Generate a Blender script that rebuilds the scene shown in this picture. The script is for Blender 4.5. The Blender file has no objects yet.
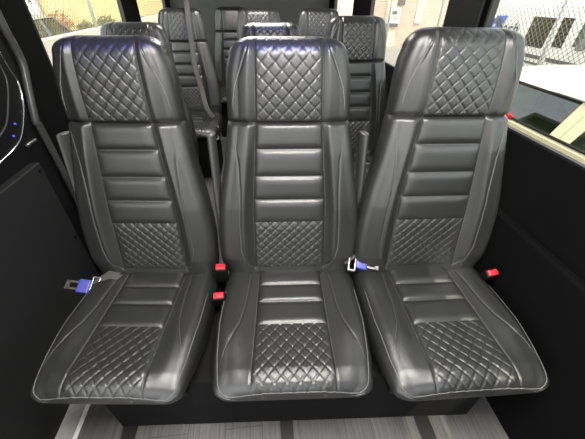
import bpy, math, random
from mathutils import Vector, Matrix
random.seed(7)
SC = bpy.context.scene
COL = SC.collection
R = math.radians

# ------------------------------------------------------------------ materials
def mat(name, col, rough=.5, metal=0.0, spec=.5, bump=None, var=None, coat=0.0, emit=None):
    m = bpy.data.materials.new(name); m.use_nodes = True
    nt = m.node_tree; b = nt.nodes['Principled BSDF']
    b.inputs['Base Color'].default_value = (*col, 1)
    b.inputs['Roughness'].default_value = rough
    b.inputs['Metallic'].default_value = metal
    b.inputs['Specular IOR Level'].default_value = spec
    b.inputs['Coat Weight'].default_value = coat
    tc = nt.nodes.new('ShaderNodeTexCoord')
    if var:
        sc, amt = var
        n = nt.nodes.new('ShaderNodeTexNoise'); n.inputs['Scale'].default_value = sc; n.inputs['Detail'].default_value = 5
        nt.links.new(tc.outputs['Object'], n.inputs['Vector'])
        mx = nt.nodes.new('ShaderNodeMix'); mx.data_type = 'RGBA'
        mx.inputs[6].default_value = (*[max(0, c*(1-amt)) for c in col], 1)
        mx.inputs[7].default_value = (*[min(1, c*(1+amt)) for c in col], 1)
        nt.links.new(n.outputs['Fac'], mx.inputs[0]); nt.links.new(mx.outputs[2], b.inputs['Base Color'])
    if bump:
        sc, st = bump
        n = nt.nodes.new('ShaderNodeTexNoise'); n.inputs['Scale'].default_value = sc; n.inputs['Detail'].default_value = 3
        nt.links.new(tc.outputs['Object'], n.inputs['Vector'])
        bp = nt.nodes.new('ShaderNodeBump'); bp.inputs['Strength'].default_value = st; bp.inputs['Distance'].default_value = .002
        nt.links.new(n.outputs['Fac'], bp.inputs['Height']); nt.links.new(bp.outputs['Normal'], b.inputs['Normal'])
    if emit:
        b.inputs['Emission Color'].default_value = (*emit[0], 1); b.inputs['Emission Strength'].default_value = emit[1]
    return m

def glass_mat(name, tint, gloss=.06, rough=.02):
    m = bpy.data.materials.new(name); m.use_nodes = True
    nt = m.node_tree; nt.nodes.remove(nt.nodes['Principled BSDF'])
    out = nt.nodes['Material Output']
    t = nt.nodes.new('ShaderNodeBsdfTransparent'); t.inputs['Color'].default_value = (*tint, 1)
    g = nt.nodes.new('ShaderNodeBsdfGlossy'); g.inputs['Roughness'].default_value = rough
    x = nt.nodes.new('ShaderNodeMixShader'); x.inputs[0].default_value = gloss
    nt.links.new(t.outputs[0], x.inputs[1]); nt.links.new(g.outputs[0], x.inputs[2]); nt.links.new(x.outputs[0], out.inputs[0])
    return m

def brick_mat(name, c1, c2, mortar, sc):
    m = mat(name, c1, .9); nt = m.node_tree; b = nt.nodes['Principled BSDF']
    tc = nt.nodes.new('ShaderNodeTexCoord'); mp = nt.nodes.new('ShaderNodeMapping')
    mp.inputs['Rotation'].default_value = (R(90), 0, 0)
    br = nt.nodes.new('ShaderNodeTexBrick')
    br.inputs['Color1'].default_value = (*c1, 1); br.inputs['Color2'].default_value = (*c2, 1); br.inputs['Mortar'].default_value = (*mortar, 1)
    br.inputs['Scale'].default_value = sc
    nt.links.new(tc.outputs['Object'], mp.inputs[0]); nt.links.new(mp.outputs[0], br.inputs['Vector'])
    nt.links.new(br.outputs['Color'], b.inputs['Base Color'])
    return m

def plank_mat(name):
    m = mat(name, (.2, .2, .2), .55); nt = m.node_tree; b = nt.nodes['Principled BSDF']
    tc = nt.nodes.new('ShaderNodeTexCoord')
    mp = nt.nodes.new('ShaderNodeMapping'); mp.inputs['Rotation'].default_value = (0, 0, R(90))
    br = nt.nodes.new('ShaderNodeTexBrick'); br.inputs['Scale'].default_value = 1.0
    br.inputs['Brick Width'].default_value = .9; br.inputs['Row Height'].default_value = .13; br.inputs['Mortar Size'].default_value = .0012
    br.inputs['Color1'].default_value = (.095, .09, .088, 1); br.inputs['Color2'].default_value = (.14, .133, .128, 1); br.inputs['Mortar'].default_value = (.06, .06, .06, 1)
    nt.links.new(tc.outputs['Object'], mp.inputs[0]); nt.links.new(mp.outputs[0], br.inputs['Vector'])
    mp2 = nt.nodes.new('ShaderNodeMapping'); mp2.inputs['Scale'].default_value = (70, 3, 1)
    n = nt.nodes.new('ShaderNodeTexNoise'); n.inputs['Scale'].default_value = 1.6; n.inputs['Detail'].default_value = 7; n.inputs['Roughness'].default_value = .7
    nt.links.new(tc.outputs['Object'], mp2.inputs[0]); nt.links.new(mp2.outputs[0], n.inputs['Vector'])
    rp = nt.nodes.new('ShaderNodeMapRange'); rp.inputs[1].default_value = .25; rp.inputs[2].default_value = .75; rp.inputs[3].default_value = .45; rp.inputs[4].default_value = 1.5
    nt.links.new(n.outputs['Fac'], rp.inputs[0])
    mx = nt.nodes.new('ShaderNodeMix'); mx.data_type = 'RGBA'; mx.blend_type = 'MULTIPLY'; mx.inputs[0].default_value = 1
    nt.links.new(br.outputs['Color'], mx.inputs[6]); nt.links.new(rp.outputs[0], mx.inputs[7])
    nt.links.new(mx.outputs[2], b.inputs['Base Color'])
    return m

M = {
 'leather': mat('charcoal_leather', (.0185, .0190, .0182), .36, spec=.85, bump=(900, .22), var=(40, .12)),
 'piping': mat('grey_piping', (.13, .13, .125), .5),
 'stitch': mat('dark_seam', (.012, .012, .012), .6),
 'blackplastic': mat('black_plastic', (.0035, .0035, .004), .5, spec=.25, bump=(300, .15)),
 'armplastic': mat('arm_leather', (.05, .052, .05), .4),
 'carpet': mat('black_carpet', (.010, .010, .010), .95, spec=.1, bump=(500, .8)),
 'paneldark': mat('dark_door_panel', (.0028, .0028, .003), .9, spec=.1, bump=(200, .2)),
 'panelgrey': mat('grey_door_panel', (.013, .013, .0135), .65, spec=.25, bump=(160, .25)),
 'headliner': mat('headliner', (.06, .06, .06), .9),
 'rearwall': mat('rear_wall', (.075, .075, .073), .85, var=(3, .1)),
 'rubber': mat('rubber', (.01, .01, .01), .5),
 'trimgrey': mat('seal_grey', (.05, .05, .05), .35),
 'chrome': mat('chrome', (.75, .75, .75), .18, 1.0),
 'steel': mat('brushed_steel', (.30, .30, .29), .4, 1.0),
 'plank': plank_mat('vinyl_planks'),
 'tread': mat('step_tread', (.36, .35, .33), .7, bump=(250, .5), var=(60, .2)),
 'nosing': mat('nosing', (.85, .85, .82), .35),
 'trackblack': mat('track_black', (.015, .015, .015), .5),
 'red': mat('buckle_red', (.62, .02, .03), .35),
 'bluetongue': mat('tongue_blue', (.07, .08, .36), .4),
 'webbing': mat('belt_webbing', (.06, .058, .054), .8, bump=(600, .4)),
 'led': mat('led_blue', (.05, .05, .4), .4, emit=((.1, .12, 1), .8)),
 'lamp': mat('added_lamp_diffuser', (.8, .8, .8), .4, emit=((1, .98, .95), 4)),  # glowing cover of the added white lamps
 'addedstrip': mat('added_led_strip', (.1, .1, .6), .4, emit=((.1, .15, 1), 4)),  # glowing cover of the added blue strips
 'glass': glass_mat('van_glass', (.93, .95, .93), .05),
 'carglass': glass_mat('car_glass', (.40, .46, .42), .16),
 'darkglass': mat('dark_glass', (.012, .014, .014), .08, spec=.6),
 'greenglass': mat('green_glass', (.02, .06, .035), .08, spec=.7),
 'carwhite': mat('car_cream_paint', (.80, .70, .46), .4, coat=.1),
 'carpillar': mat('car_pillar_paint', (.76, .75, .68), .3, coat=.4),
 'vanwhite': mat('van_white_paint', (.80, .80, .74), .35, coat=.3),
 'cargrey': mat('car_grey_paint', (.22, .24, .27), .35, coat=.4),
 'tyre': mat('tyre', (.015, .015, .015), .8),
 'alloy': mat('alloy', (.55, .55, .55), .35, .9),
 'decalblue': mat('decal_blue', (.05, .12, .50), .5),
 'decaldark': mat('decal_dark', (.05, .06, .10), .5),
 'decallight': mat('decal_light', (.5, .6, .8), .5),
 'galv': mat('galvanised_wire', (.15, .14, .12), .6, .1),
 'galvpost': mat('galvanised_post', (.52, .53, .50), .45, .3),
 'asphalt': mat('asphalt', (.42, .40, .36), .9, var=(1.2, .2), bump=(60, .5)),
 'concrete': mat('pale_concrete', (.62, .58, .48), .9, var=(2, .15)),
 'yellow': mat('yellow_stucco', (.78, .62, .27), .9, var=(.8, .12)),
 'gate': mat('pale_gate', (.62, .62, .55), .7, var=(3, .1)),
 'frame': mat('gate_frame', (.40, .40, .36), .6),
 'brick': brick_mat('pink_brick', (.58, .40, .30), (.66, .50, .38), (.66, .60, .50), 3.0),
 'cream': mat('cream_column', (.82, .76, .55), .85),
 'boxwhite': mat('meter_box_white', (.82, .82, .78), .5),
 'boxdark': mat('meter_dark', (.08, .08, .08), .6),
 'seatfabric': mat('car_seat_fabric', (.10, .09, .085), .8),
 'leafgreen': mat('leaf_green', (.16, .20, .06), .7),
 'leafred': mat('leaf_red', (.40, .17, .10), .7),
}

# ------------------------------------------------------------------ helpers
class MB:
    def __init__(s): s.v = []; s.f = []
    def add(s, vs, fs):
        n = len(s.v); s.v += [tuple(v) for v in vs]; s.f += [tuple(i+n for i in f) for f in fs]; return s
    def box(s, c, d, rot=None, bev=0):
        hx, hy, hz = d[0]/2, d[1]/2, d[2]/2
        if bev <= 0:
            vs = [Vector((x*hx, y*hy, z*hz)) for x in (-1, 1) for y in (-1, 1) for z in (-1, 1)]
            fs = [(0,1,3,2),(4,6,7,5),(0,4,5,1),(2,3,7,6),(0,2,6,4),(1,5,7,3)]
        else:
            # rounded box: stacked rounded rectangles
            b = min(bev, hx*.98, hy*.98, hz*.98); rings = []
            K = 4
            prof = [(-hz + b*(1-math.sin(a)), b*(1-math.cos(a))) for a in [math.pi/2*(1-k/K) for k in range(K+1)]]
            prof = [(-hz + b - b*math.cos(math.pi/2*k/K), b - b*math.sin(math.pi/2*k/K)) for k in range(K+1)]
            prof += [(-z, i) for z, i in reversed(prof)]
            for z, ins in prof:
                ring = []
                for cx, cy, a0 in ((1,1,0),(-1,1,90),(-1,-1,180),(1,-1,270)):
                    for k in range(K+1):
                        a = R(a0 + 90*k/K)
                        ring.append(Vector((cx*(hx-b) + (b-ins)*math.cos(a), cy*(hy-b) + (b-ins)*math.sin(a), z)))
                rings.append(ring)
            n = len(rings[0]); vs = [p for r in rings for p in r]; fs = []
            for i in range(len(rings)-1):
                for k in range(n):
                    fs.append((i*n+k, i*n+(k+1)%n, (i+1)*n+(k+1)%n, (i+1)*n+k))
            fs.append(tuple(reversed(range(n)))); fs.append(tuple((len(rings)-1)*n+k for k in range(n)))
        if rot is not None: vs = [rot @ v for v in vs]
        return s.add([v + Vector(c) for v in vs], fs)
    def bb(s, x0, x1, y0, y1, z0, z1, bev=0):
        return s.box(((x0+x1)/2, (y0+y1)/2, (z0+z1)/2), (abs(x1-x0), abs(y1-y0), abs(z1-z0)), None, bev)
    def tube(s, pts, r, n=8, sx=1.0, cap=True, up=(0, 0, 1)):
        pts = [Vector(p) for p in pts]; rings = []; N = len(pts)
        rr = r if isinstance(r, (list, tuple)) else [r]*N
        prev = None
        for i, p in enumerate(pts):
            t = (pts[min(i+1, N-1)] - pts[max(i-1, 0)]).normalized()
            u = Vector(up) if prev is None else prev
            if abs(t.dot(u)) > .98: u = Vector((1, 0, 0)) if abs(t.x) < .9 else Vector((0, 1, 0))
            a = (u - t*u.dot(t)).normalized(); b = t.cross(a); prev = a
            rings.append([p + a*(rr[i]*math.cos(2*math.pi*k/n)) + b*(rr[i]*sx*math.sin(2*math.pi*k/n)) for k in range(n)])
        vs = [v for g in rings for v in g]; fs = []
        for i in range(N-1):
            for k in range(n):
                fs.append((i*n+k, i*n+(k+1)%n, (i+1)*n+(k+1)%n, (i+1)*n+k))
        if cap: fs.append(tuple(reversed(range(n)))); fs.append(tuple((N-1)*n+k for k in range(n)))
        return s.add(vs, fs)
    def prism(s, poly, off):
        off = Vector(off); a = [Vector(p) for p in poly]; n = len(a)
        fs = [tuple(range(n)), tuple(reversed(range(n, 2*n)))] + [(k, k+n, (k+1)%n+n, (k+1)%n) for k in range(n)]
        return s.add(a + [p+off for p in a], fs)
    def build(s, name, m, parent=None, smooth=False, fix=True, autos=None):
        me = bpy.data.meshes.new(name); me.from_pydata(s.v, [], s.f); me.update()
        if fix:
            import bmesh
            bm = bmesh.new(); bm.from_mesh(me); bmesh.ops.recalc_face_normals(bm, faces=bm.faces); bm.to_mesh(me); bm.free()
        if smooth: me.polygons.foreach_set('use_smooth', [True]*len(me.polygons))
        if autos is not None: me.set_sharp_from_angle(angle=R(autos))
        me.materials.append(M[m] if isinstance(m, str) else m)
        o = bpy.data.objects.new(name, me); COL.objects.link(o)
        if parent: o.parent = parent
        return o

def tag(o, label=None, cat=None, group=None, kind=None):
    if label: o['label'] = label
    if cat: o['category'] = cat
    if group: o['group'] = group
    if kind: o['kind'] = kind
    return o
def empty(name, loc=(0, 0, 0), rz=0):
    o = bpy.data.objects.new(name, None); o.empty_display_size = .1; COL.objects.link(o)
    o.location = loc; o.rotation_euler = (0, 0, rz); return o
def children(o): return [c for c in bpy.data.objects if c.parent == o]
def copy_tree(o, parent=None, skip=()):
    c = o.copy(); COL.objects.link(c)
    if parent: c.parent = parent
    for ch in children(o):
        if ch.name.split('.')[0] in skip: continue
        copy_tree(ch, c)
    return c
def lerp(tab, x):
    if x <= tab[0][0]: return tab[0][1]
    for (a, b), (c, d) in zip(tab, tab[1:]):
        if x <= c: return b + (d-b)*(x-a)/(c-a)
    return tab[-1][1]
def clip(x, a=0., b=1.): return max(a, min(b, x))
def sstep(a, b, x):
    t = clip((x-a)/(b-a)); return t*t*(3-2*t)
def spl(pts, n=8):
    """Catmull-Rom through points"""
    P = [Vector(p) for p in pts]; P = [2*P[0]-P[1]] + P + [2*P[-1]-P[-2]]; out = []
    for i in range(1, len(P)-2):
        for k in range(n):
            t = k/n; a, b, c, d = P[i-1], P[i], P[i+1], P[i+2]
            out.append(.5*((2*b) + (c-a)*t + (2*a-5*b+4*c-d)*t*t + (3*b-a-3*c+d)*t**3))
    out.append(P[-2]); return out

# ------------------------------------------------------------------ the seat
Y0 = .62                                   # seat origin (floor point under the cushion) in fitted y
REC = R(9.6); SR, CR_ = math.sin(REC), math.cos(REC)
BY, BZ = .82 - .03*SR, .476 - .03*CR_
HB = .516; HT = .684                       # head seam, top of head panel
LUM = .198
BW = [(0, .224), (.03, .229), (.12, .233), (.20, .228), (.28, .217), (.40, .193), (.50, .177), (.516, .174), (.58, .171), (.63, .168), (.66, .163), (.684, .155)]
BP = [(0, .117), (.03, .118), (.25, .113), (.516, .092), (.74, .084)]
FL = [LUM, .279, .356, .440, HB]
def quilt(a, b, A):
    da = abs(a-round(a))*2; db = abs(b-round(b))*2
    f = (1-(1-da)**7)*(1-(1-db)**7)
    return A*f
def back_disp(x, h, quilted=True):
    w = lerp(BW, h); p = lerp(BP, h); t = abs(x)
    d = 0.0
    # forward swell of the head pad
    if h > HB: d += .010*math.sin(math.pi*clip((h-HB)/(.74-HB)))**.7
    if t <= p:
        edge = 1-(t/p)**10
        if h > HB:
            if quilted: d += quilt(x/.035 + (h-HB)/.038, x/.035 - (h-HB)/.038, .0030)*edge + .002*edge
            else: d += .009*(1-(t/p)**6)
        elif h > LUM:
            for a, b in zip(FL, FL[1:]):
                if a <= h <= b:
                    s = (h-a)/(b-a); d += .011*(1-abs(2*s-1)**5)*edge
        elif h > .018:
            s = (h-.018)/(LUM-.018)
            d += quilt(x/.031 + h/.031, x/.031 - h/.031, .0034)*edge + .004*(1-abs(2*s-1)**6)*edge
    else:
        q = (t-p)/(w-p)
        B = lerp([(0, .006), (.06, .022), (.25, .026), (.42, .020), (.505, .010), (.516, .003), (.53, .006), (.74, .008)], h)
        D = lerp([(0, .010), (.10, .016), (.30, .026), (.48, .034), (.516, .036), (.56, .040), (.72, .046)], h)
        d += B*sstep(0, .30, q) - D*max(0, q-.18)**1.5/.74
    if h > .018: d -= .003*math.exp(-((t-p)/.003)**2)
    # bolster seam line
    bl = bol(h)
    if bl and abs(t-bl) < .01: d -= .0036*math.exp(-((t-bl)/.0026)**2)*clip((w-.036-bl)/.008)
    if abs(h-HB) < .02: d -= .007*math.exp(-((h-HB)/.0045)**2)
    return d
def bol(h):
    if h < .010 or h > .73: return None
    lim = lerp(BW, h) - .016
    if h < .516: return min(lim, lerp([(.010, .116), (.04, .143), (.10, .158), (.20, .156), (.30, .149), (.40, .148), (.46, .153), (.516, .160)], h))
    return min(lim, lerp([(.53, .152), (.575, .1485), (.61, .141), (.645, .127), (.70, .104)], h)) if h > .53 else None
def back_pt(x, h, n):
    return (x, BY + h*SR + n*CR_ - Y0, BZ + h*CR_ - n*SR)
def back_surf(x, h, lift=0.0):
    w = lerp(BW, h); e = abs(x)-(w-.034)
    if e > 0:
        u = min(1, e/.034); return back_pt(x, h, -back_disp(w-.034, h) + .034*(1-math.sqrt(1-u*u)) - lift)
    return back_pt(x, h, -back_disp(x, h) - lift)

def grid_mesh(rings, colsel, rowsel, cap0=False, cap1=False, closed=True):
    """faces of a ring stack where colsel(k) and rowsel(i); returns MB with used vertices only"""
    n = len(rings[0]); used = {}; mb = MB()
    def vid(i, k):
        key = (i, k)
        if key not in used: used[key] = len(mb.v); mb.v.append(tuple(rings[i][k]))
        return used[key]
    for i in range(len(rings)-1):
        for k in range(n if closed else n-1):
            if colsel(i, k):
                k2 = (k+1) % n
                mb.f.append((vid(i, k), vid(i, k2), vid(i+1, k2), vid(i+1, k)))
    if cap0: mb.f.append(tuple(vid(0, k) for k in reversed(range(n))))
    if cap1: mb.f.append(tuple(vid(len(rings)-1, k) for k in range(n)))
    return mb

NP, NB = 110, 26
def ring_cols(p, w, r):
    xs = [-(w-r) + (w-r-p)*k/NB for k in range(NB)] + [-p + 2*p*k/NP for k in range(NP)] + [p + (w-r-p)*k/NB for k in range(NB+1)]
    return xs
KA = 7
def make_back(quilted=True):
    hs = []
    def seg(a, b, n): hs.extend([a + (b-a)*k/n for k in range(n)])
    seg(0, .018, 6); seg(.018, LUM, 60); seg(LUM, HB, 96); seg(HB, HT, 84)
    rows = [(h, 0, 0, 0) for h in hs]
    # bottom rounding
    pre = []
    for k in range(6):
        a = math.pi/2*(1-k/6); pre.append((-.03*math.sin(a), .03*(1-math.cos(a)), .035*(1-math.cos(a)), 1))
    # top rounding
    post = []; K = 14
    for k in range(K+1):
        a = math.pi/2*k/K; post.append((HT + .046*math.sin(a), .060*(1-math.cos(a)), .046*(1-math.cos(a)), 2 + 1-math.cos(a)))
    allr = pre + rows + post; rings = []; hv = []
    for h, ix, inn, cp_ in allr:
        df = 1-(cp_-2) if cp_ >= 2 else 1.0
        w = lerp(BW, h) - ix; p = min(lerp(BP, h), w-.05); r = .034
        T = lerp([(0, .11), (.5, .112), (.74, .112)], h)
        ring = []
        for x in ring_cols(p, w, r): ring.append(back_pt(x, h, -back_disp(x, h, quilted)*df + inn))
        dl = back_disp(w-r, h, quilted)*df
        n0 = inn - dl; n1 = T - inn
        if n1 < n0 + .004: n1 = n0 + .004
        nm = n0 + min(.034, (n1-n0)*.5)
        for k in range(1, KA+1):
            a = math.pi/2*k/KA; ring.append(back_pt(w-r+r*math.sin(a), h, n0 + (nm-n0)*(1-math.cos(a))))
        for k in range(1, KA+1):
            a = math.pi/2*k/KA; ring.append(back_pt(w-r+r*math.cos(a), h, nm + (n1-nm)*math.sin(a)))
        for k in range(1, 12): ring.append(back_pt((w-r)*(1-2*k/12), h, n1))
        for k in range(0, KA+1):
            a = math.pi/2*k/KA; ring.append(back_pt(-(w-r) - r*math.sin(a), h, nm + (n1-nm)*math.cos(a)))
        for k in range(1, KA):
            a = math.pi/2*(k/KA); ring.append(back_pt(-(w-r) - r*math.cos(a), h, n0 + (nm-n0)*(1-math.sin(a))))
        rings.append(ring); hv.append(h)
    ispan = lambda k: NB <= k < NB+NP
    iH = min(range(len(hv)), key=lambda i: abs(hv[i]-HB)); iL = min(range(len(hv)), key=lambda i: abs(hv[i]-LUM))
    i0 = min(range(len(hv)), key=lambda i: abs(hv[i]-.018)); iT = len(pre)+len(rows)+8
    back = grid_mesh(rings, lambda i, k: i < iH and not (ispan(k) and i >= i0), None, cap0=True)
    flut = grid_mesh(rings, lambda i, k: iL <= i < iH and ispan(k), None)
    lumb = grid_mesh(rings, lambda i, k: i0 <= i < iL and ispan(k), None)
    head = grid_mesh(rings, lambda i, k: i >= iH and not (quilted and ispan(k) and i < iT), None, cap1=True)
    hq = grid_mesh(rings, lambda i, k: iH <= i < iT and ispan(k), None)
    return back, flut, lumb, head, hq

# cushion
TL = R(2.0); CYR, CZR = .86, .433
CL = .462
CW = [(0, .222), (.1, .227), (.25, .229), (.36, .221), (.42, .212), (.462, .203)]
CP = [(0, .107), (.108, .106), (.271, .107), (.44, .110), (.47, .110)]
CS = [.012, .108, .182, .271]
def cbol(s):
    if s < .015 or s > .395: return None
    return min(lerp(CW, s)-.018, lerp([(.015, .128), (.10, .136), (.20, .142), (.26, .152), (.30, .168), (.34, .184), (.37, .191), (.395, .194)], s))
def cush_disp(x, s):
    w = lerp(CW, s); p = lerp(CP, s); t = abs(x); d = 0.
    if t <= p:
        edge = 1-(t/p)**10
        if s >= .271:
            r_in = .03; fr = clip((.462-s)/.006)
            e2 = edge
            if s > .458-r_in and t > p-r_in:
                dd = math.hypot(s-(.458-r_in), t-(p-r_in)); e2 *= clip((r_in-dd)/.008)
            d += (quilt(x/.033 + (s-.271)/.037, x/.033 - (s-.271)/.037, .0030) + .002)*e2*clip(fr*2)
        else:
            for a, b in zip(CS, CS[1:]):
                if a <= s <= b:
                    u = (s-a)/(b-a); d += .012*(1-abs(2*u-1)**5)*edge
    else:
        q = (t-p)/(w-p); B = lerp([(0, .006), (.06, .013), (.30, .013), (.40, .007), (.46, .002)], s)
        d += B*sstep(0, .5, q) - .024*sstep(.26, .47, s)*min(1, q*1.3)
    if s > .012: d -= .003*math.exp(-((t-p)/.003)**2)
    c = cbol(s)
    if c and abs(t-c) < .01: d -= .0036*math.exp(-((t-c)/.0026)**2)*clip((w-.042-c)/.008)
    if s > .40: d -= .020*min(1, (s-.40)/.06)**1.6
    return d
def cush_pt(x, s, k):
    return (x, CYR - s*math.cos(TL) - k*math.sin(TL)*0 - Y0, CZR + s*math.sin(TL) + k)
def cush_surf(x, s, lift=0.):
    w = lerp(CW, s); e = abs(x)-(w-.04)
    if e > 0:
        u = min(1, e/.04); d = cush_disp(w-.04, s); return cush_pt(x, s, d - (.045+d)*(1-math.sqrt(1-u*u)) + lift)
    return cush_pt(x, s, cush_disp(x, s) + lift)
def make_cushion():
    ss = []
    def seg(a, b, n): ss.extend([a + (b-a)*k/n for k in range(n)])
    seg(0, .012, 4); seg(.012, .271, 84); seg(.271, .434, 66)
    pre = []
    for k in range(5):
        a = math.pi/2*(1-k/5); pre.append((-.025*math.sin(a), .02*(1-math.cos(a)), .03*(1-math.cos(a)), .02*(1-math.cos(a))))
    post = []; K = 14
    for k in range(K+1):
        a = math.pi/2*k/K; post.append((.434 + .026*math.sin(a), .045*(1-math.cos(a)), .028*(1-math.cos(a)), .014*(1-math.cos(a))))
    allr = pre + [(s, 0, 0, 0) for s in ss] + post; rings = []
    for s, ix, it, ib in allr:
        w = lerp(CW, s) - ix; p = min(lerp(CP, s), w-.06); r = .04
        TH = lerp([(0, .11), (.30, .092), (.47, .066)], s)
        ring = []
        for x in ring_cols(p, w, r): ring.append(cush_pt(x, s, cush_disp(x, s) - it))
        dl = cush_disp(w-r, s)
        rt = min(.045, (TH-it-ib)*.6); rb = min(.02, (TH-it-ib)*.3)
        for k in range(1, KA+1):
            a = math.pi/2*k/KA; ring.append(cush_pt(w-r+r*math.sin(a), s, -it + dl - (rt+dl)*(1-math.cos(a))))
        for k in range(0, KA+1):
            a = math.pi/2*k/KA; ring.append(cush_pt(w-rb+rb*math.cos(a), s, -TH+ib+rb - rb*math.sin(a)))
        for k in range(1, 10): ring.append(cush_pt((w-rb)*(1-2*k/10), s, -TH+ib))
        for k in range(0, KA+1):
            a = math.pi/2*k/KA; ring.append(cush_pt(-(w-rb) - rb*math.sin(a), s, -TH+ib+rb - rb*math.cos(a)))
        for k in range(0, KA):
            a = math.pi/2*k/KA; ring.append(cush_pt(-(w-r) - r*math.cos(a), s, -it + dl - (rt+dl)*(1-math.sin(a))))
        rings.append(ring)
    ispan = lambda k: NB <= k < NB+NP
    i0 = len(pre)+4; iq = i0+84; ie = iq+66+9
    global WELT
    n = len(rings[0]); nc = 2*NB+NP+1; m_ = 3; jc = len(pre)+len(ss)+9; js = len(pre)+40
    WELT = [rings[i][n-KA+(KA-m_)] for i in range(js, jc)] + [rings[jc][n-KA+k] for k in range(KA-m_, KA)] + [rings[jc][k] for k in range(nc+m_)] + [rings[i][nc-1+m_] for i in range(jc-1, js, -1)]
    cush = grid_mesh(rings, lambda i, k: not (ispan(k) and i0 <= i < ie), None, cap0=True, cap1=True)
    flut = grid_mesh(rings, lambda i, k: i0 <= i < iq and ispan(k), None)
    q = grid_mesh(rings, lambda i, k: iq <= i < ie and ispan(k), None)
    return cush, flut, q

def mirror_lines(fn, vals, lift=.0008):
    out = []
    for sg in (-1, 1):
        out.append([fn(sg, v) for v in vals])
    return out

def pipe(parent, pts, r):
    n = len(pts); rr_ = [r*clip(.15+min(k, n-1-k)/6) for k in range(n)]; t = MB(); t.tube(pts, rr_, 6); t.build('piping', 'piping', parent, True)
def make_seat():
    root = empty('passenger_seat')
    b, fl, lu, hd, hq = make_back(True)
    back = b.build('backrest', 'leather', root, True, fix=False)
    fl.build('fluted_panel', 'leather', back, True, fix=False)
    lu.build('quilted_lumbar_panel', 'leather', back, True, fix=False)
    rr = .0006; PAR = back
    fr = lambda a, b, n: [a + (b-a)*k/n for k in range(n+1)]
    for sg in (-1, 1):
        pipe(PAR, [back_surf(sg*(bol(h)+.002), h, .0004) for h in fr(.02, .508, 60)], rr)
        pipe(PAR, [back_surf(sg*(lerp(BP, h)+.0015), h, .0000) for h in fr(.02, .508, 50)], .0005)
    head = hd.build('headrest', 'leather', root, True, fix=False)
    hq.build('quilted_panel', 'leather', head, True, fix=False)
    PAR = head
    for sg in (-1, 1):
        pipe(PAR, [back_surf(sg*(bol(h)+.002), h, .0006) for h in fr(.545, HT, 40)], .0014)
        pipe(PAR, [back_surf(sg*(lerp(BP, h)+.0015), h, .0) for h in fr(.525, HT, 30)], .0005)
    c, cf, cq = make_cushion()
    cu = c.build('cushion', 'leather', root, True, fix=False)
    cf.build('fluted_panel', 'leather', cu, True, fix=False)
    cq.build('quilted_panel', 'leather', cu, True, fix=False)
    PAR = cu
    for sg in (-1, 1):
        pipe(PAR, [cush_surf(sg*(cbol(s)+.002), s, .0004) for s in fr(.03, .39, 50)], rr)
    # panel outline with rounded front corners
    path = [(lerp(CP, s)+.0015, s) for s in fr(.02, .404, 40)]
    full = path
    for sg in (-1, 1): pipe(cu, [cush_surf(sg*x, s, .0001) for x, s in full], .0007)
    nose = [(x, y, z+.0006) for x, y, z in WELT]
    pipe(cu, nose, .0012)
    return root

def armrest_mesh(sx):
    mb = MB()
    pts = spl([(sx, .885-Y0, .415), (sx, .915-Y0, .56), (sx, .948-Y0, .74), (sx, .972-Y0, .875), (sx, .976-Y0, .898)], 6)
    n = len(pts); rr = [.034]*n
    for k, q in enumerate((.4, .75, .95)): rr[k] = .034*q; rr[-1-k] = .034*(.55, .85, .97)[k]
    mb.tube(pts, rr, 14, sx=.37, up=(0, 1, 0))
    return mb
def bracket_mesh(sx):
    mb = MB(); s = 1 if sx > 0 else -1
    mb.box((sx-s*.012, .89-Y0, .43), (.016, .07, .05), None, .006)
    return mb
def add_arm(root, sx):
    a = armrest_mesh(sx).build('armrest', 'armplastic', root, True)
    bracket_mesh(sx).build('pivot_bracket', 'blackplastic', a, True)

PEDESTAL = None
def add_pedestal(root):
    mb = MB(); mb.bb(-.19, .19, -.12, .20, .0, .335, .02)
    mb.build('pedestal', 'carpet', root, False)

# first seat
proto = make_seat()
def frame_part(root):
    mb = MB(); mb.bb(-.20, .20, -.17, .22, .325, .352, .006)
    mb.build('seat_frame', 'blackplastic', root)
frame_part(proto)

ROW1 = [(-.474, -.006, -6.0, .95, 1.0), (0.0, -.041, -3.73, 1.025, 1.0), (.457, -.085, -1.8, 1.03, 1.02)]
def place1(o, x, off, deg, sx, sz):
    a = R(deg); c, s = math.cos(a), math.sin(a)
    dy = Y0-.83
    o.scale = (sx, 1, sz); o.location = (x - s*dy, .83 + off + c*dy, 0); o.rotation_euler = (0, R(.7) if x > .3 else 0, a)
seats = [proto, copy_tree(proto), copy_tree(proto)]
G1 = 'passenger seats across the front row'
lab1 = ['charcoal quilted leather seat nearest the sliding door, left of the front row',
        'charcoal quilted leather seat in the middle of the front row of three',
        'charcoal quilted leather seat beside the right window in the front row']
for o, a, l in zip(seats, ROW1, lab1):
    place1(o, *a); tag(o, l, 'seat', G1)
rear_proto = copy_tree(proto, skip=('seat_frame',))
add_pedestal(rear_proto)
P = .911
REAR = [(-.69, 1, 'quilted leather seat by the left window, directly behind the left front seat'),
        (.0, 1, 'quilted seat behind the middle front seat, only its blue-lit headrest top showing'),
        (.460, 1, 'quilted leather seat by the right window, seen between middle and right front seats'),
        (-.625, 2, 'aisle seat with a belt strap across it, behind the left window seat'),
        (-.05, 2, 'dim quilted seat whose headrest peeks out behind the blue-lit headrest'),
        (.411, 2, 'dim quilted seat at the back beside the right rear window pillar')]
for i, (x, k, l) in enumerate(REAR):
    o = rear_proto if i == 0 else copy_tree(rear_proto)
    o.location = (x, Y0 + P*k, 0); o.rotation_euler = (0, 0, 0)
    o.scale = (1, 1, .975 if i in (0, 1) else 1)
    tag(o, l, 'seat', 'passenger seats in the rows behind')
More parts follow.
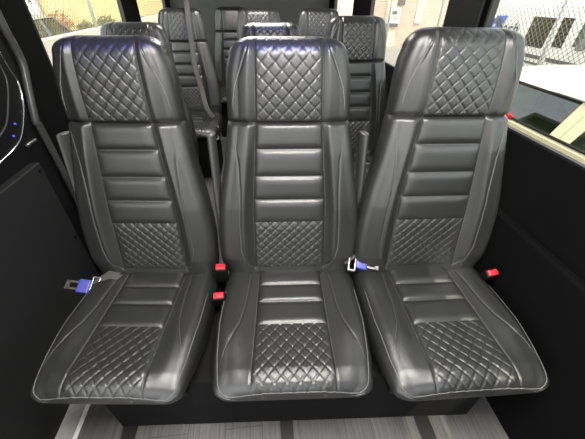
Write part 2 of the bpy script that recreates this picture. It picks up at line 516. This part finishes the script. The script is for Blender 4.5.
# plain seat in the last row: same seat, smooth head pad
plain = copy_tree(rear_proto, skip=('headrest',))
_, _, _, hdp, _ = make_back(False)
hp = hdp.build('headrest', 'leather', plain, True, fix=False)
plain.scale = (1, 1, .985); plain.location = (-.31, Y0 + P*3, 0)
tag(plain, 'last-row seat with a smooth unquilted headrest, at the end of the aisle', 'seat', 'passenger seats in the rows behind')
# arms
add_arm(seats[0], -.243); add_arm(seats[1], -.236); add_arm(seats[1], .236)

# ------------------------------------------------------------------ riser under the front row
rz = MB()
a = R(-3.9); rot = Matrix.Rotation(a, 3, 'Z')
rz.box((.012, .66, .158), (1.26, .42, .316), rot, .012)
tag(rz.build('seat_riser', 'carpet'), 'black carpeted box under the front row of seats', 'seat riser')

# ------------------------------------------------------------------ setting: the van
XL, XR, ZC = -.98, .76, 1.86
YF, YB = -1.7, 4.14
SILL, HEAD = .882, 1.62
fl = MB(); fl.bb(-.772, XR, YF, YB, -.06, 0)
o = fl.build('floor', 'plank'); tag(o, 'grey wood-look vinyl plank van floor', kind='structure')
st = MB(); st.bb(-.85, -.788, YF, 1.22, -.06, -.002); o = st.build('trim_1', 'tread'); tag(o, 'pale step tread strip along the door side', kind='structure')
st = MB(); st.bb(-.787, -.772, YF, 1.22, -.06, .004, .003); o = st.build('trim_2', 'nosing'); tag(o, 'white edge strip beside the planks', kind='structure')
st = MB(); st.bb(XL, -.772, 1.22, YB, -.06, 0); o = st.build('trim_3', 'carpet'); tag(o, 'dark floor edge behind the door', kind='structure')
st = MB(); st.bb(XL, -.85, YF, 1.22, -.30, -.25); o = st.build('trim_4', 'blackplastic'); tag(o, 'dark door step well', kind='structure')
for x0, x1 in ((-.622, -.572), (-.066, -.020), (.425, .477)):
    t = MB(); t.bb(x0, x1, YF, YB-.1, .0, .003)
    for yy in range(0): pass
    tr = t.build('floor_track', 'trackblack')
    k = {-.622: 'black seat track strip in the floor, nearest the door step', -.066: 'black seat track strip in the floor, below the middle seat', .425: 'black seat track strip in the floor, below the right seat'}[x0]
    tag(tr, k, 'floor track', 'seat track strips in the floor')
ce = MB(); ce.bb(XL-.06, XR+.06, YF, YB, ZC, ZC+.06); tag(ce.build('ceiling', 'headliner'), 'dark van headliner', kind='structure')
rw = MB(); rw.bb(XL-.06, XR+.06, YB, YB+.05, -.06, ZC+.06); tag(rw.build('wall_rear', 'rearwall'), 'plain dark grey rear wall', kind='structure')

def side_wall(name, xi, xo, openings, y0, y1, m, label, z0=-.3):
    mb = MB(); xa, xb = min(xi, xo), max(xi, xo)
    mb.bb(xa, xb, y0, y1, z0, SILL); mb.bb(xa, xb, y0, y1, HEAD, ZC+.06)
    ys = y0
    for a, b in openings:
        mb.bb(xa, xb, ys, a, SILL, HEAD); ys = b
    mb.bb(xa, xb, ys, y1, SILL, HEAD)
    o = mb.build(name, m); tag(o, label, kind='structure'); return o
RO = [(-.95, 1.25), (1.53, 2.62), (3.09, 3.85)]
LO = [(1.58, 2.67), (3.0, 3.93)]
side_wall('wall_right', XR, XR+.03, RO, YF, YB, 'paneldark', 'black trimmed right wall with window openings')
side_wall('wall_left', XL, XL-.03, LO, .16, YB, 'paneldark', 'black trimmed left wall with window openings')
# front bulkhead with windscreen opening
fw = MB(); fw.bb(XL-.06, XL, YF, -1.15, -.3, ZC); fw.bb(XL-.06, XL, -1.15, .16, HEAD+.1, ZC+.06); fw.bb(XL-.06, XR+.06, YF-.05, YF, -.3, .75); fw.bb(XL-.06, XR+.06, YF-.05, YF, 1.75, ZC+.06)
tag(fw.build('wall_front', 'paneldark'), 'front cowl below the windscreen', kind='structure')
n = 0
for xw, ops in ((XR+.024, RO), (XL-.024, LO)):
    for a, b in ops:
        n += 1
        w = MB(); w.bb(xw-.003, xw+.003, a, b, SILL, HEAD)
        wo = w.build('window_%d' % n, 'glass'); tag(wo, 'fixed van side window pane', kind='structure')
        fr_ = MB(); s = 1 if xw > 0 else -1; xf = xw - s*.012
        fr_.bb(xf-.008, xf+.008, a, b, SILL, SILL+.006); fr_.bb(xf-.012, xf+.012, a, b, HEAD-.012, HEAD)
        fr_.bb(xf-.012, xf+.012, a, a+.012, SILL, HEAD); fr_.bb(xf-.012, xf+.012, b-.012, b, SILL, HEAD)
        fr_.build('window_seal', 'rubber', wo)
# right lower trim panel with its ledge line
t = MB(); t.bb(XR-.035, XR, -.6, 1.15, .0, .645, .012); o = t.build('trim_5', 'paneldark'); tag(o, 'dark lower side panel beside the right seat', kind='structure')
# pillar trims
t = MB(); t.bb(XR-.02, XR, 1.27, 1.51, SILL+.01, HEAD, .01); o = t.build('trim_6', 'blackplastic'); tag(o, 'black pillar cover between right windows', kind='structure')

# sliding door (left)
d = empty('door_1', (-.93, .7, 0)); tag(d, 'black sliding door with grey kick panel', kind='structure')
def dl(mb, name, m, parent=d, smooth=False):
    mb.v = [(x+.93, y-.7, z) for x, y, z in mb.v]; return mb.build(name, m, parent, smooth)
t = MB(); t.bb(-.972, -.935, .17, 1.30, -.25, 1.55, .01); dl(t, 'door_skin', 'blackplastic')
t = MB(); t.bb(-.934, -.90, -.2, 1.128, -.2, .742, .006); kp = dl(t, 'kick_panel', 'panelgrey')
for yy, zz in ((1.105, .715), (1.105, .40)):
    t = MB(); t.tube([(-.899, yy, zz), (-.897, yy, zz)], .007, 12); dl(t, 'screw', 'blackplastic', kp)
seal = spl([(-.925, 1.31, 1.40), (-.925, 1.313, 1.165), (-.925, 1.32, 1.104), (-.925, 1.322, 1.043), (-.925, 1.298, .981), (-.925, 1.262, .898), (-.925, 1.246, .85), (-.925, 1.252, .828), (-.925, 1.258, .70), (-.925, 1.262, .52), (-.925, 1.265, .2)], 6)
t = MB(); t.tube(seal, .013, 10); dl(t, 'door_seal', 'trimgrey', d, True)
c1 = spl([(-.934, 1.250, 1.10), (-.934, 1.253, 1.055), (-.934, 1.262, 1.016), (-.934, 1.266, .985), (-.934, 1.242, .925), (-.934, 1.186, .861), (-.934, 1.128, .82), (-.934, 1.037, .801), (-.934, .90, .79)], 8)
t = MB(); t.tube(c1, .0035, 8); dl(t, 'pocket_trim', 'chrome', d, True)
c2 = spl([(-.934, 1.22, 1.06), (-.934, 1.218, 1.005), (-.934, 1.172, .942), (-.934, 1.106, .882), (-.934, 1.0, .85)], 8)
t = MB(); t.tube(c2, .003, 8); dl(t, 'inner_trim', 'trimgrey', d, True)
t = MB(); t.box((-.934, 1.182, .795), (.012, .06, .012), None, .004); dl(t, 'latch', 'steel', d, True)
for yy, zz in ((1.153, .876), (1.119, .845)):
    t = MB(); t.tube([(-.936, yy, zz), (-.931, yy, zz)], .0035, 10); dl(t, 'indicator_light', 'led', d)
t = MB(); t.tube([(-.936, 1.21, .90), (-.931, 1.21, .90)], .002, 8); dl(t, 'indicator_light', 'chrome', d)

# added lamps: all out of view, put in to light the seats
def added_lamp(name, x, y, sx, sy, power, label, col=(1, .96, .90), m='lamp', light=True):
    e = empty(name, (x, y, ZC)); tag(e, label, 'ceiling light')
    t = MB(); t.bb(-sx/2-.02, sx/2+.02, -sy/2-.02, sy/2+.02, -.02, 0, .006); t.build('frame', 'blackplastic', e)
    t = MB(); t.bb(-sx/2, sx/2, -sy/2, sy/2, -.028, -.02, .003); t.build('diffuser', m, e)
    if light:
        L = bpy.data.lights.new(name, 'AREA'); L.shape = 'RECTANGLE'; L.size = sx; L.size_y = sy; L.energy = power; L.color = col
        lo = bpy.data.objects.new('added_lamp_light', L); COL.objects.link(lo); lo.parent = e; lo.location = (0, 0, -.035)
    return e
added_lamp('added_ceiling_light', 0, .10, .60, .36, 42, 'unseen white ceiling light added over the space in front of the first row')  # unseen fixture, added for highlights on the front seats
added_lamp('added_ceiling_light', -.1, 2.20, .5, .25, 26, 'unseen white ceiling light added to brighten the rear rows')  # unseen fixture, put in to lift the rear rows
e = added_lamp('added_low_light', -.1, YF, 1.2, .34, 270, 'unseen long low light added on the front cowl to brighten the backrests')  # invented low front lamp, gives the backrests their sheen
e.location = (-.1, YF, .22); e.rotation_euler = (R(-90), 0, 0)
def led(x, y, w, spots, label):
    e = added_lamp('added_led_strip', x, y, w, .03, 0, label, m='addedstrip', light=False)
    for sx, ty, tz, power in spots:
        L = bpy.data.lights.new('added_led_light', 'SPOT'); L.energy = power; L.color = (.03, .04, .9); L.spot_size = R(17); L.spot_blend = 1.0; L.shadow_soft_size = .03
        lo = bpy.data.objects.new('added_led_light', L); COL.objects.link(lo); lo.parent = e; lo.location = (sx-x, 0, -.05)
        lo.rotation_euler = (Vector((sx, ty, tz)) - Vector((sx, y, ZC-.05))).to_track_quat('-Z', 'Y').to_euler()
led(-.22, .52, .9, [(-.58, .97, 1.175, 12), (-.48, .97, 1.175, 22), (-.39, .97, 1.175, 26), (-.14, .93, 1.175, 24), (-.05, .93, 1.175, 22), (.05, .93, 1.175, 20), (.14, .93, 1.175, 14)], 'unseen long blue light strip added on the ceiling to tint the front headrests')  # unseen strip, added and aimed to turn the headrest tops blue
led(.0, 1.45, .3, [(-.07, 1.88, 1.16, 14), (.07, 1.88, 1.16, 14)], 'unseen short blue light strip added on the ceiling to tint a second-row headrest')  # second added strip, blue tint for the headrest behind

# ------------------------------------------------------------------ belts
def buckle(loc, ry, rx, label, rzv=0):
    e = empty('seat_belt_buckle', loc); e.rotation_euler = (rx, ry, rzv)
    t = MB(); t.bb(-.016, .016, -.011, .011, 0, .062, .005); t.build('housing', 'blackplastic', e, True)
    t = MB(); t.bb(-.012, .012, -.0075, .0075, .058, .0655, .003); t.build('release_button', 'red', e, True)
    t = MB(); t.tube([(0, 0, .004), (0, .01, -.05), (0, .03, -.09)], .012, 8, sx=.35); t.build('stalk', 'blackplastic', e, True)
    e.scale = (1.35,)*3
    return tag(e, label, 'seat belt buckle', 'seat belt buckles')
buckle((-.242, .775, .425), R(3), R(14), 'upright black buckle with red button between left and middle front seats')
buckle((-.243, .70, .385), R(0), R(22), 'low buckle showing only red, tucked beside the left front cushion')
buckle((.690, .690, .428), R(-12), R(30), 'buckle with dull red button in the shade beside the right front seat')
def tongue(loc, eul, label, strap=None):
    e = empty('seat_belt_tongue', loc); e.rotation_euler = eul
    # metal blade with a slot, x forward
    t = MB()
    t.bb(.018, .046, -.011, -.006, -.0015, .0015); t.bb(.018, .046, .006, .011, -.0015, .0015); t.bb(.040, .050, -.011, .011, -.0015, .0015)
    t.build('blade', 'steel', e)
    t = MB(); t.bb(-.010, .020, -.017, .017, -.006, .006, .004); t.build('grip', 'bluetongue', e, True)
    t = MB()
    t.bb(-.030, -.024, -.028, .028, -.004, .004, .002); t.bb(-.014, -.008, -.028, .028, -.004, .004, .002)
    t.bb(-.030, -.008, -.028, -.022, -.004, .004, .002); t.bb(-.030, -.008, .022, .028, -.004, .004, .002)
    t.build('slot_frame', 'steel', e, True)
    if strap:
        t = MB(); t.tube(spl(strap, 6), .020, 8, sx=.08, up=(0, 1, 0)); t.build('strap', 'webbing', e, True)
    e.scale = (1.35,)*3
    return tag(e, label, 'seat belt tongue', 'seat belt tongues')
tongue((.243, .745, .492), (R(32), R(8), R(-14)), 'metal belt tongue with blue grip lying between middle and right front seats', [(-.022, 0, 0), (-.035, .02, -.01), (-.05, .07, -.05)])
tongue((-.700, .770, .440), (R(-30), R(-8), R(172)), 'blue belt tongue hanging at the outer side of the left front seat', [(-.02, 0, 0), (-.035, -.015, .002), (-.06, -.05, -.01)])
# diagonal strap over the aisle seat behind
t = MB()
sp = spl([(-.566, 2.79, 1.215), (-.555, 2.72, 1.175), (-.553, 2.665, 1.09), (-.55, 2.635, .95), (-.545, 2.59, .80), (-.515, 2.54, .65), (-.485, 2.46, .535), (-.44, 2.44, .46)], 6)
t.tube(sp, .019, 8, sx=.08, up=(1, .2, 0))
e = t.build('seat_belt_strap', 'webbing', None, True); tag(e, 'grey belt strap running down over the aisle seat behind the left front seat', 'seat belt')
tongue((-.43, 2.33, .40), (R(0), R(60), R(-60)), 'shiny belt tongue dangling beside the aisle seat in the rows behind')

# ------------------------------------------------------------------ outside
GZ = -.72
g = MB(); g.bb(-40, 40, -20, 60, GZ-.1, GZ); tag(g.build('ground', 'asphalt'), 'sunlit pale lot outside the van', kind='structure')

def fence(name, x, y0, y1, z0, z1, pitch, posts, label, wire=.0022, axis='y'):
    e = empty(name, (x, (y0+y1)/2, z0)); my = (y0+y1)/2
    tag(e, label, 'fence')
    mb = MB(); H = z1-z0
    def wirebar(p, q):
        d = (q-p).normalized(); a = d.cross(Vector((1, 0, 0))).normalized()*wire; b = Vector((wire, 0, 0))
        mb.add([p+a, p+b, p-a, p-b, q+a, q+b, q-a, q-b], [(0,1,5,4),(1,2,6,5),(2,3,7,6),(3,0,4,7)])
    k = 0; yy = y0 - H
    while yy < y1:
        for sg in (0, 1):
            # line from (yy, z0) up at 45 deg, clipped
            a0, a1 = yy, yy+H
            s0 = max(0, y0-a0); s1 = min(H, y1-a0)
            if s1 > s0:
                if sg == 0: p, q = Vector((0, a0+s0-my, s0)), Vector((0, a0+s1-my, s1))
                else: p, q = Vector((wire, a0+s0-my, H-s0)), Vector((wire, a0+s1-my, H-s1))
                wirebar(p, q)
        yy += pitch
    mb.build('chain_link_mesh', 'galv', e, fix=False)
    for py in posts:
        t = MB(); t.tube([(.05, py-my, (GZ if z0 < .2 else z0)-z0), (.05, py-my, H+.05)], .035, 12); t.build('post', 'galvpost', e, True)
    t = MB(); t.tube([(.03, y0-my, H), (.03, y1-my, H)], .022, 10); t.build('top_rail', 'galvpost', e, True)
    if z0 > .2 or True:
        t = MB(); t.tube([(.0, y0-my, .01), (.0, y1-my, .01)], .006, 6); t.build('tension_wire', 'galv', e, True)
    return e
fence('chain_link_fence', 4.1, -1, 13, GZ+.05, 2.0, .085, (1.5, 4.68, 8.0, 11.2), 'chain-link fence with steel posts beyond the cream car on the right', .0045)
lw = MB(); lw.bb(-4.05, -3.75, 1, 21.3, GZ, .56); tag(lw.build('retaining_wall', 'concrete'), 'low pale wall under the left chain-link fence', 'wall')
fence('chain_link_fence', -3.9, 1, 21.2, .57, 2.4, .10, (4.6, 9.0, 12.4, 16.8), 'chain-link fence on the low pale wall outside the left windows', .005)

# car
def car(name, x_side, y_c, flip, paint, label, glass='carglass', z_belt=.405, z_gut=.645, z_roof=.735, details=True):
    """x_side: x of the near side at belt; car extends to +x if flip=1 else -x; length along y"""
    e = empty(name, (x_side, y_c, GZ)); s = flip; W = 1.76
    tag(e, label, 'car')
    g = -GZ; zb, zg, zr = z_belt+g, z_gut+g, z_roof+g
    # lower body: sections along y (front toward +y)
    secs = [(-2.25, .45, .70, .16), (-2.15, .28, zb-.14, .06), (-1.5, .22, zb-.03, .01), (-.8, .22, zb, 0), (.6, .22, zb, 0), (1.2, .22, zb-.04, .01), (1.9, .25, zb-.2, .05), (2.2, .34, zb-.34, .14), (2.3, .45, zb-.45, .22)]
    rings = []
    for y, z0, z1, ins in secs:
        ring = []
        for (u, zf) in ((.10, 0), (.02, .10), (0, .40), (.0, .75), (.025, .97), (.07, 1.0)):
            ring.append((s*(ins+u), y, z0 + (z1-z0)*zf))
        ring2 = [(s*W - px, y, z) for px, y, z in reversed(ring)]
        rings.append(ring + ring2)
    grid_mesh(rings, lambda i, k: True, None, cap0=True, cap1=True).build('body', paint, e, True, autos=40)
    # greenhouse corner points per side: (y at belt, y at gutter)
    A0, A1, D0, D1 = 1.25, .55, -1.95, -1.15
    gx = .20
    def side(x, z0, z1): return lambda y, f: (s*x(f), y, z0 + (z1-z0)*f)
    # roof
    rr = []
    for k in range(9):
        f = k/8; y = A1 + (D1-A1)*f
        crown = zg + (zr-zg)*math.sin(math.pi*(.15+.7*f))**.6
        ring = []
        for j in range(13):
            q = j/12; xx = gx + (W-2*gx)*q
            zz = zg + (crown-zg)*(1-abs(2*q-1)**2.6)
            ring.append((s*xx, y, zz))
        ring += [(p[0], p[1], p[2]-.03) for p in reversed(ring)]
        rr.append(ring)
    grid_mesh(rr, lambda i, k: True, None, cap0=True, cap1=True).build('roof', paint, e, True, autos=50)
    # gutter trim
    for xs in (0, 1):
        X = lambda u: s*(u if xs == 0 else W-u)
        t = MB(); t.tube([(X(gx-.004), D1-.05, zg-.012), (X(gx-.004), A1+.05, zg-.012)], .012, 8); t.build('drip_rail', 'rubber', e, True)
        t = MB(); t.tube([(X(gx-.020), D1-.05, zg+.004), (X(gx-.020), A1+.05, zg+.004)], .007, 8); t.build('roof_trim', 'chrome', e, True)
        t = MB(); t.tube([(X(.045), D0+.1, zb+.0), (X(.045), A0, zb-.005)], .010, 8); t.build('belt_moulding', 'rubber', e, True)
        def pane(ya0, ya1, yb0, yb1, nm='side_window'):
            # belt from ya0..ya1, gutter yb0..yb1
            q = [(X(.05), ya0, zb), (X(.05), ya1, zb), (X(gx), yb1, zg-.01), (X(gx), yb0, zg-.01)]
            t = MB(); t.prism(q, (s*(.005 if xs == 0 else -.005), 0, 0)); t.build(nm, glass, e)
        def pil(ya0, ya1, yb0, yb1, m=paint):
            q = [(X(.040), ya0, zb-.01), (X(.040), ya1, zb-.01), (X(gx-.010), yb1, zg), (X(gx-.010), yb0, zg)]
            t = MB(); t.prism(q, (s*(.05 if xs == 0 else -.05), 0, 0)); t.build('pillar', m, e)
        B = BPIL
        pane(B[1], A0-.08, B[1], A1-.04); pane(D0+.3, B[0], D1+.1, B[0])
        mid = (B[0]+B[1])/2
        pil(mid+.004, B[1], mid+.004, B[1]); pil(B[0], mid-.004, B[0], mid-.004)
        pil(A0-.10, A0+.02, A1-.06, A1+.02); pil(D0-.05, D0+.32, D1-.1, D1+.12)
        for yy in (1.42, -1.38):
            w = empty('wheel_dummy')
            bpy.data.objects.remove(w)
            t = MB(); t.tube([(X(-.01), yy, .31), (X(.01), yy, .31), (X(.18), yy, .31)], [.29, .31, .31], 28); wo = t.build('wheel', 'tyre', e, True, autos=40)
            t = MB(); t.tube([(X(-.02), yy, .31), (X(.03), yy, .31)], [.17, .19], 20); t.build('hub_cap', 'alloy', wo, True, autos=40)
    for q, nm in (([(s*.08, A0, zb-.01), (s*(W-.08), A0, zb-.01), (s*(W-gx), A1, zg), (s*gx, A1, zg)], 'windscreen'),
                  ([(s*.08, D0, zb-.02), (s*(W-.08), D0, zb-.02), (s*(W-gx), D1, zg), (s*gx, D1, zg)], 'rear_window')):
        t = MB(); t.prism(q, (0, .006, 0)); t.build(nm, glass, e)
    if details:
        for yy in (.05, -.85):
            for xx in (.45, W-.45):
                t = MB(); t.bb(s*(xx-.22), s*(xx+.22), yy-.05, yy+.07, .45, zb+.02, .05); t.bb(s*(xx-.12), s*(xx+.12), yy-.06, yy+.03, zb+.02, zb+.17, .03)
                t.build('car_seat', 'seatfabric', e, True)
        t = MB(); t.bb(s*.15, s*(W-.15), .75, 1.15, .6, zb+.03, .06); t.build('dashboard', 'seatfabric', e, True)
    return e
# near cream car: B pillar at world y 1.83..2.0
YC = 2.5
BPIL = (1.84-YC, 2.02-YC)
c = car('car', 2.03, YC, 1, 'carwhite', 'cream sedan parked close beside the right van window')
t = MB(); t.box((.05, 2.47-YC, .40-GZ), (.03, .10, .045), None, .01); t.build('red_marker', 'red', c, True)
# rear grey car behind the left fence
BPIL = (-.25, -.12)
car('car', -6.2, 11.6, -1, 'cargrey', 'grey car parked behind the chain-link fence on the left', z_belt=.15, z_gut=.60, z_roof=.72, details=False)

# white van on the right
vx = 6.0
v = empty('camper_van', (vx, 7.4, GZ)); tag(v, 'white van with dark windows and blue emblem behind the right fence', 'van')
def vb(mb, name, m, parent=v, smooth=False, autos=None):
    mb.v = [(x-vx, y-7.4, z-GZ) for x, y, z in mb.v]; return mb.build(name, m, parent, smooth, autos=autos)
rings = []
for y, zt, ins in ((4.6, .05, .12), (4.7, .32, .06), (5.25, .45, .02), (5.9, 1.05, .02), (6.3, 1.14, 0), (8, 1.17, 0), (10.2, 1.17, 0), (10.35, 1.05, .05)):
    prof = [(ins+.06, GZ+.22), (ins, GZ+.35), (ins, .2), (ins+.04, max(.0, zt-.16)), (ins+.10, zt-.05), (ins+.22, zt)]
    ring = [(vx+px, y, pz) for px, pz in prof]; ring += [(2*vx+1.9-px, yy, pz) for px, yy, pz in reversed(ring)]
    rings.append(ring)
vb(grid_mesh(rings, lambda i, k: True, None, cap0=True, cap1=True), 'body', 'vanwhite', smooth=True, autos=35)
def vwin(ya0, ya1, z0, yb0, yb1, z1, m, nm):
    t = MB(); q = [(vx-.004, ya0, z0), (vx-.004, ya1, z0), (vx+.034, yb1, z1), (vx+.034, yb0, z1)]
    t.prism(q, (.02, 0, 0)); return vb(t, nm, m)
vwin(6.88, 7.47, .335, 6.84, 7.47, .885, 'darkglass', 'side_window')
vwin(6.40, 6.77, .40, 6.41, 6.72, .905, 'darkglass', 'side_window')
vwin(5.72, 6.17, .46, 5.98, 6.17, .88, 'greenglass', 'cab_window')
vwin(8.70, 9.3, .52, 8.70, 9.3, .82, 'darkglass', 'side_window')
t = MB(); t.bb(vx-.02, vx+.02, 4.9, 10.2, .13, .20, .008); t.bb(vx-.02, vx+.02, 5.0, 10.2, .02, .06, .008); vb(t, 'side_moulding', 'boxdark')
for yy in (5.5, 9.4):
    t = MB(); t.tube([(vx-.02, yy, GZ+.33), (vx+.2, yy, GZ+.33)], .33, 28); w = vb(t, 'wheel', 'tyre', smooth=True, autos=40)
t = MB(); t.bb(vx-.16, vx-.02, 5.85, 5.93, .42, .62, .02); vb(t, 'wing_mirror', 'boxdark', smooth=True)
# blue emblem: slanted panel with a round mark
t = MB(); t.prism([(vx-.006, 8.80, .56), (vx-.006, 8.42, .60), (vx-.006, 8.28, .86), (vx-.006, 8.64, .84)], (.012, 0, 0)); em = vb(t, 'emblem', 'decalblue')
t = MB(); t.tube([(vx-.010, 8.53, .725), (vx-.004, 8.53, .725)], .085, 20); vb(t, 'emblem_disc', 'decaldark', em)
t = MB(); t.prism([(vx-.010, 8.74, .60), (vx-.010, 8.64, .60), (vx-.010, 8.60, .66), (vx-.010, 8.70, .66)], (.006, 0, 0)); vb(t, 'emblem_corner', 'decallight', em)
fc = bpy.data.curves.new('lettering', 'FONT'); fc.body = 'ibach'; fc.size = .36; fc.shear = .25; fc.extrude = .004; fc.space_character = 1.12
fo = bpy.data.objects.new('lettering_tmp', fc); COL.objects.link(fo)
dg = bpy.context.evaluated_depsgraph_get()
me = bpy.data.meshes.new_from_object(fo.evaluated_get(dg)); bpy.data.objects.remove(fo)
me.materials.clear(); me.materials.append(M['decaldark'])
lo = bpy.data.objects.new('lettering', me); COL.objects.link(lo); lo.parent = v
lo.rotation_euler = (R(90), 0, R(-90)); lo.location = (-.008, 8.62-7.4, .50-GZ)

# brick building behind, right
b = empty('brick_building', (8.5, 16.0, GZ)); tag(b, 'pink brick building beyond the fence seen through the right rear windows', 'building')
def bl(mb, name, m, parent=b, smooth=False):
    mb.v = [(x-8.5, y-16, z-GZ) for x, y, z in mb.v]; return mb.build(name, m, parent, smooth)
t = MB(); t.bb(3.6, 16, 16, 20, GZ, 4); bl(t, 'wall', 'brick')
t = MB(); t.bb(5.75, 6.30, 15.85, 16, GZ, 3.5); bl(t, 'column', 'cream')
t = MB(); t.bb(7.15, 7.45, 15.9, 16, .2, 3.5); bl(t, 'column', 'cream')
e = empty('meter_box', (6.05, 15.8, .2)); tag(e, 'white meter box on the cream column of the brick building', 'meter box')
t = MB(); t.bb(-.27, .30, -.10, .05, .0, .58, .02); t.build('housing', 'boxwhite', e)
t = MB(); t.bb(-.10, .12, -.125, -.10, .34, .46); t.build('dial', 'boxdark', e)
t = MB(); t.bb(-.02, .02, -.125, -.10, .12, .28); t.build('latch', 'frame', e)
t = MB(); t.bb(.07, .13, -.125, -.10, .12, .28); t.build('latch', 'frame', e)
for zz, hh, xx in ((-.14, .11, -.25), (.66, .26, .12)):
    t = MB(); t.bb(xx, xx+.5 if hh < .2 else xx+.28, -.10, .04, zz, zz+hh, .01); t.build('conduit_box', 'boxdark', e)

# yellow building on the left
b2 = empty('yellow_building', (-13, 22, GZ)); tag(b2, 'sunlit yellow stucco building beyond the left fence', 'building')
def yl(mb, name, m, parent=b2, smooth=False):
    mb.v = [(x+13, y-22, z-GZ) for x, y, z in mb.v]; return mb.build(name, m, parent, smooth)
t = MB(); t.bb(-11.6, 0.4, 21.5, 25, GZ, 6); yl(t, 'wall', 'yellow')
t = MB(); t.bb(-11.6, 0.4, 21.46, 21.5, GZ, -.45); yl(t, 'plinth', 'concrete')
gt = empty('gate', (-13.4, 21.3, GZ)); tag(gt, 'pale sliding gate left of the yellow building', 'gate')
t = MB(); t.bb(-2.6, 1.75, -.04, .04, .05, 2.35); t.build('gate_panel', 'gate', gt)
t = MB()
for x0, x1 in ((-2.65, -2.5), (1.70, 1.85), (-.35, -.25)): t.bb(x0, x1, -.08, .08, 0, 4.5)
t.bb(-2.6, 1.8, -.07, .07, 2.28, 2.40)
t.build('gate_frame', 'frame', gt)
t = MB(); t.bb(1.4, 1.5, -.12, -.04, 1.5, 1.75); t.build('handle', 'boxdark', gt)
# shrubs
def shrub(loc, rad, h, m, label):
    e = empty('shrub', loc); tag(e, label, 'shrub')
    t = MB(); rnd = random.Random(int(loc[0]*100))
    for k in range(9):
        a_ = rnd.uniform(0, 6.28); t.tube([(0, 0, 0), (rad*.4*math.cos(a_), rad*.4*math.sin(a_), h*.6), (rad*.7*math.cos(a_), rad*.7*math.sin(a_), h*.95)], [.03, .02, .008], 6)
    t.build('stems', 'leafred', e)
    t = MB()
    for k in range(420):
        a_ = rnd.uniform(0, 6.28); q = rad*math.sqrt(rnd.random()); z = h*(.15+.85*rnd.random()*(1-.4*q/rad)); c_ = Vector((q*math.cos(a_), q*math.sin(a_), z))
        n_ = Vector((rnd.gauss(0, 1), rnd.gauss(0, 1), rnd.gauss(0, 1))).normalized(); u = n_.orthogonal().normalized(); w_ = n_.cross(u); L_ = rnd.uniform(.05, .11)
        t.add([c_-u*L_, c_-w_*L_*.45, c_+u*L_, c_+w_*L_*.45], [(0, 1, 2, 3)])
    t.build('foliage', m, e, fix=False)
shrub((-10.6, 20.6, GZ), .7, 1.25, 'leafred', 'reddish dry shrub beside the pale gate')
shrub((-8.1, 20.6, GZ), .55, 1.05, 'leafgreen', 'small green shrub against the yellow wall')
shrub((-9.3, 20.7, GZ), .45, .75, 'leafgreen', 'lowest green shrub between the red shrub and the other green one')
bo = MB(); bo.tube([(-4.0, 8.8, .56), (-4.0, 8.8, .70)], .09, 18); bo.tube([(-4.0, 8.8, .70), (-4.0, 8.8, .74)], [.09, .05], 18)
# ------------------------------------------------------------------ light
W = bpy.data.worlds.new('World'); SC.world = W; W.use_nodes = True
nt = W.node_tree; bg = nt.nodes['Background']
sky = nt.nodes.new('ShaderNodeTexSky'); sky.sky_type = 'NISHITA'; sky.sun_disc = False; sky.sun_elevation = R(48); sky.sun_rotation = R(200)
hs_ = nt.nodes.new('ShaderNodeHueSaturation'); hs_.inputs['Saturation'].default_value = .15
nt.links.new(sky.outputs[0], hs_.inputs['Color']); nt.links.new(hs_.outputs[0], bg.inputs[0]); bg.inputs[1].default_value = .65
S = bpy.data.lights.new('sun', 'SUN'); S.energy = 4.0; S.color = (1, .93, .80); S.angle = R(.6)
so = bpy.data.objects.new('sun', S); COL.objects.link(so)
so.rotation_euler = (-Vector((.25, -.75, 1.0))).to_track_quat('-Z', 'Y').to_euler()

# ------------------------------------------------------------------ camera
cam = bpy.data.cameras.new('camera'); co = bpy.data.objects.new('camera', cam); COL.objects.link(co)
f = 305.3; cam.sensor_fit = 'HORIZONTAL'; cam.sensor_width = 36; cam.lens = 36*f/585; cam.clip_start = .02; cam.clip_end = 300
p, yw, rl = R(36.51), R(6.10), R(.49)
cy, sy, cp, sp_ = math.cos(yw), math.sin(yw), math.cos(p), math.sin(p)
F = Vector((sy*cp, cy*cp, -sp_)); Rt = Vector((cy, -sy, 0)); U = Rt.cross(F)
R2 = Rt*math.cos(rl) + U*math.sin(rl); U2 = -Rt*math.sin(rl) + U*math.cos(rl)
mw = Matrix((R2, U2, -F)).transposed().to_4x4(); mw.translation = Vector((-.075, 0, 1.25))
co.matrix_world = mw
SC.camera = co
SC.view_settings.view_transform = 'Standard'; SC.view_settings.look = 'None'; SC.view_settings.gamma = 1; SC.view_settings.use_curve_mapping = False
SC.view_settings.exposure = 0.0
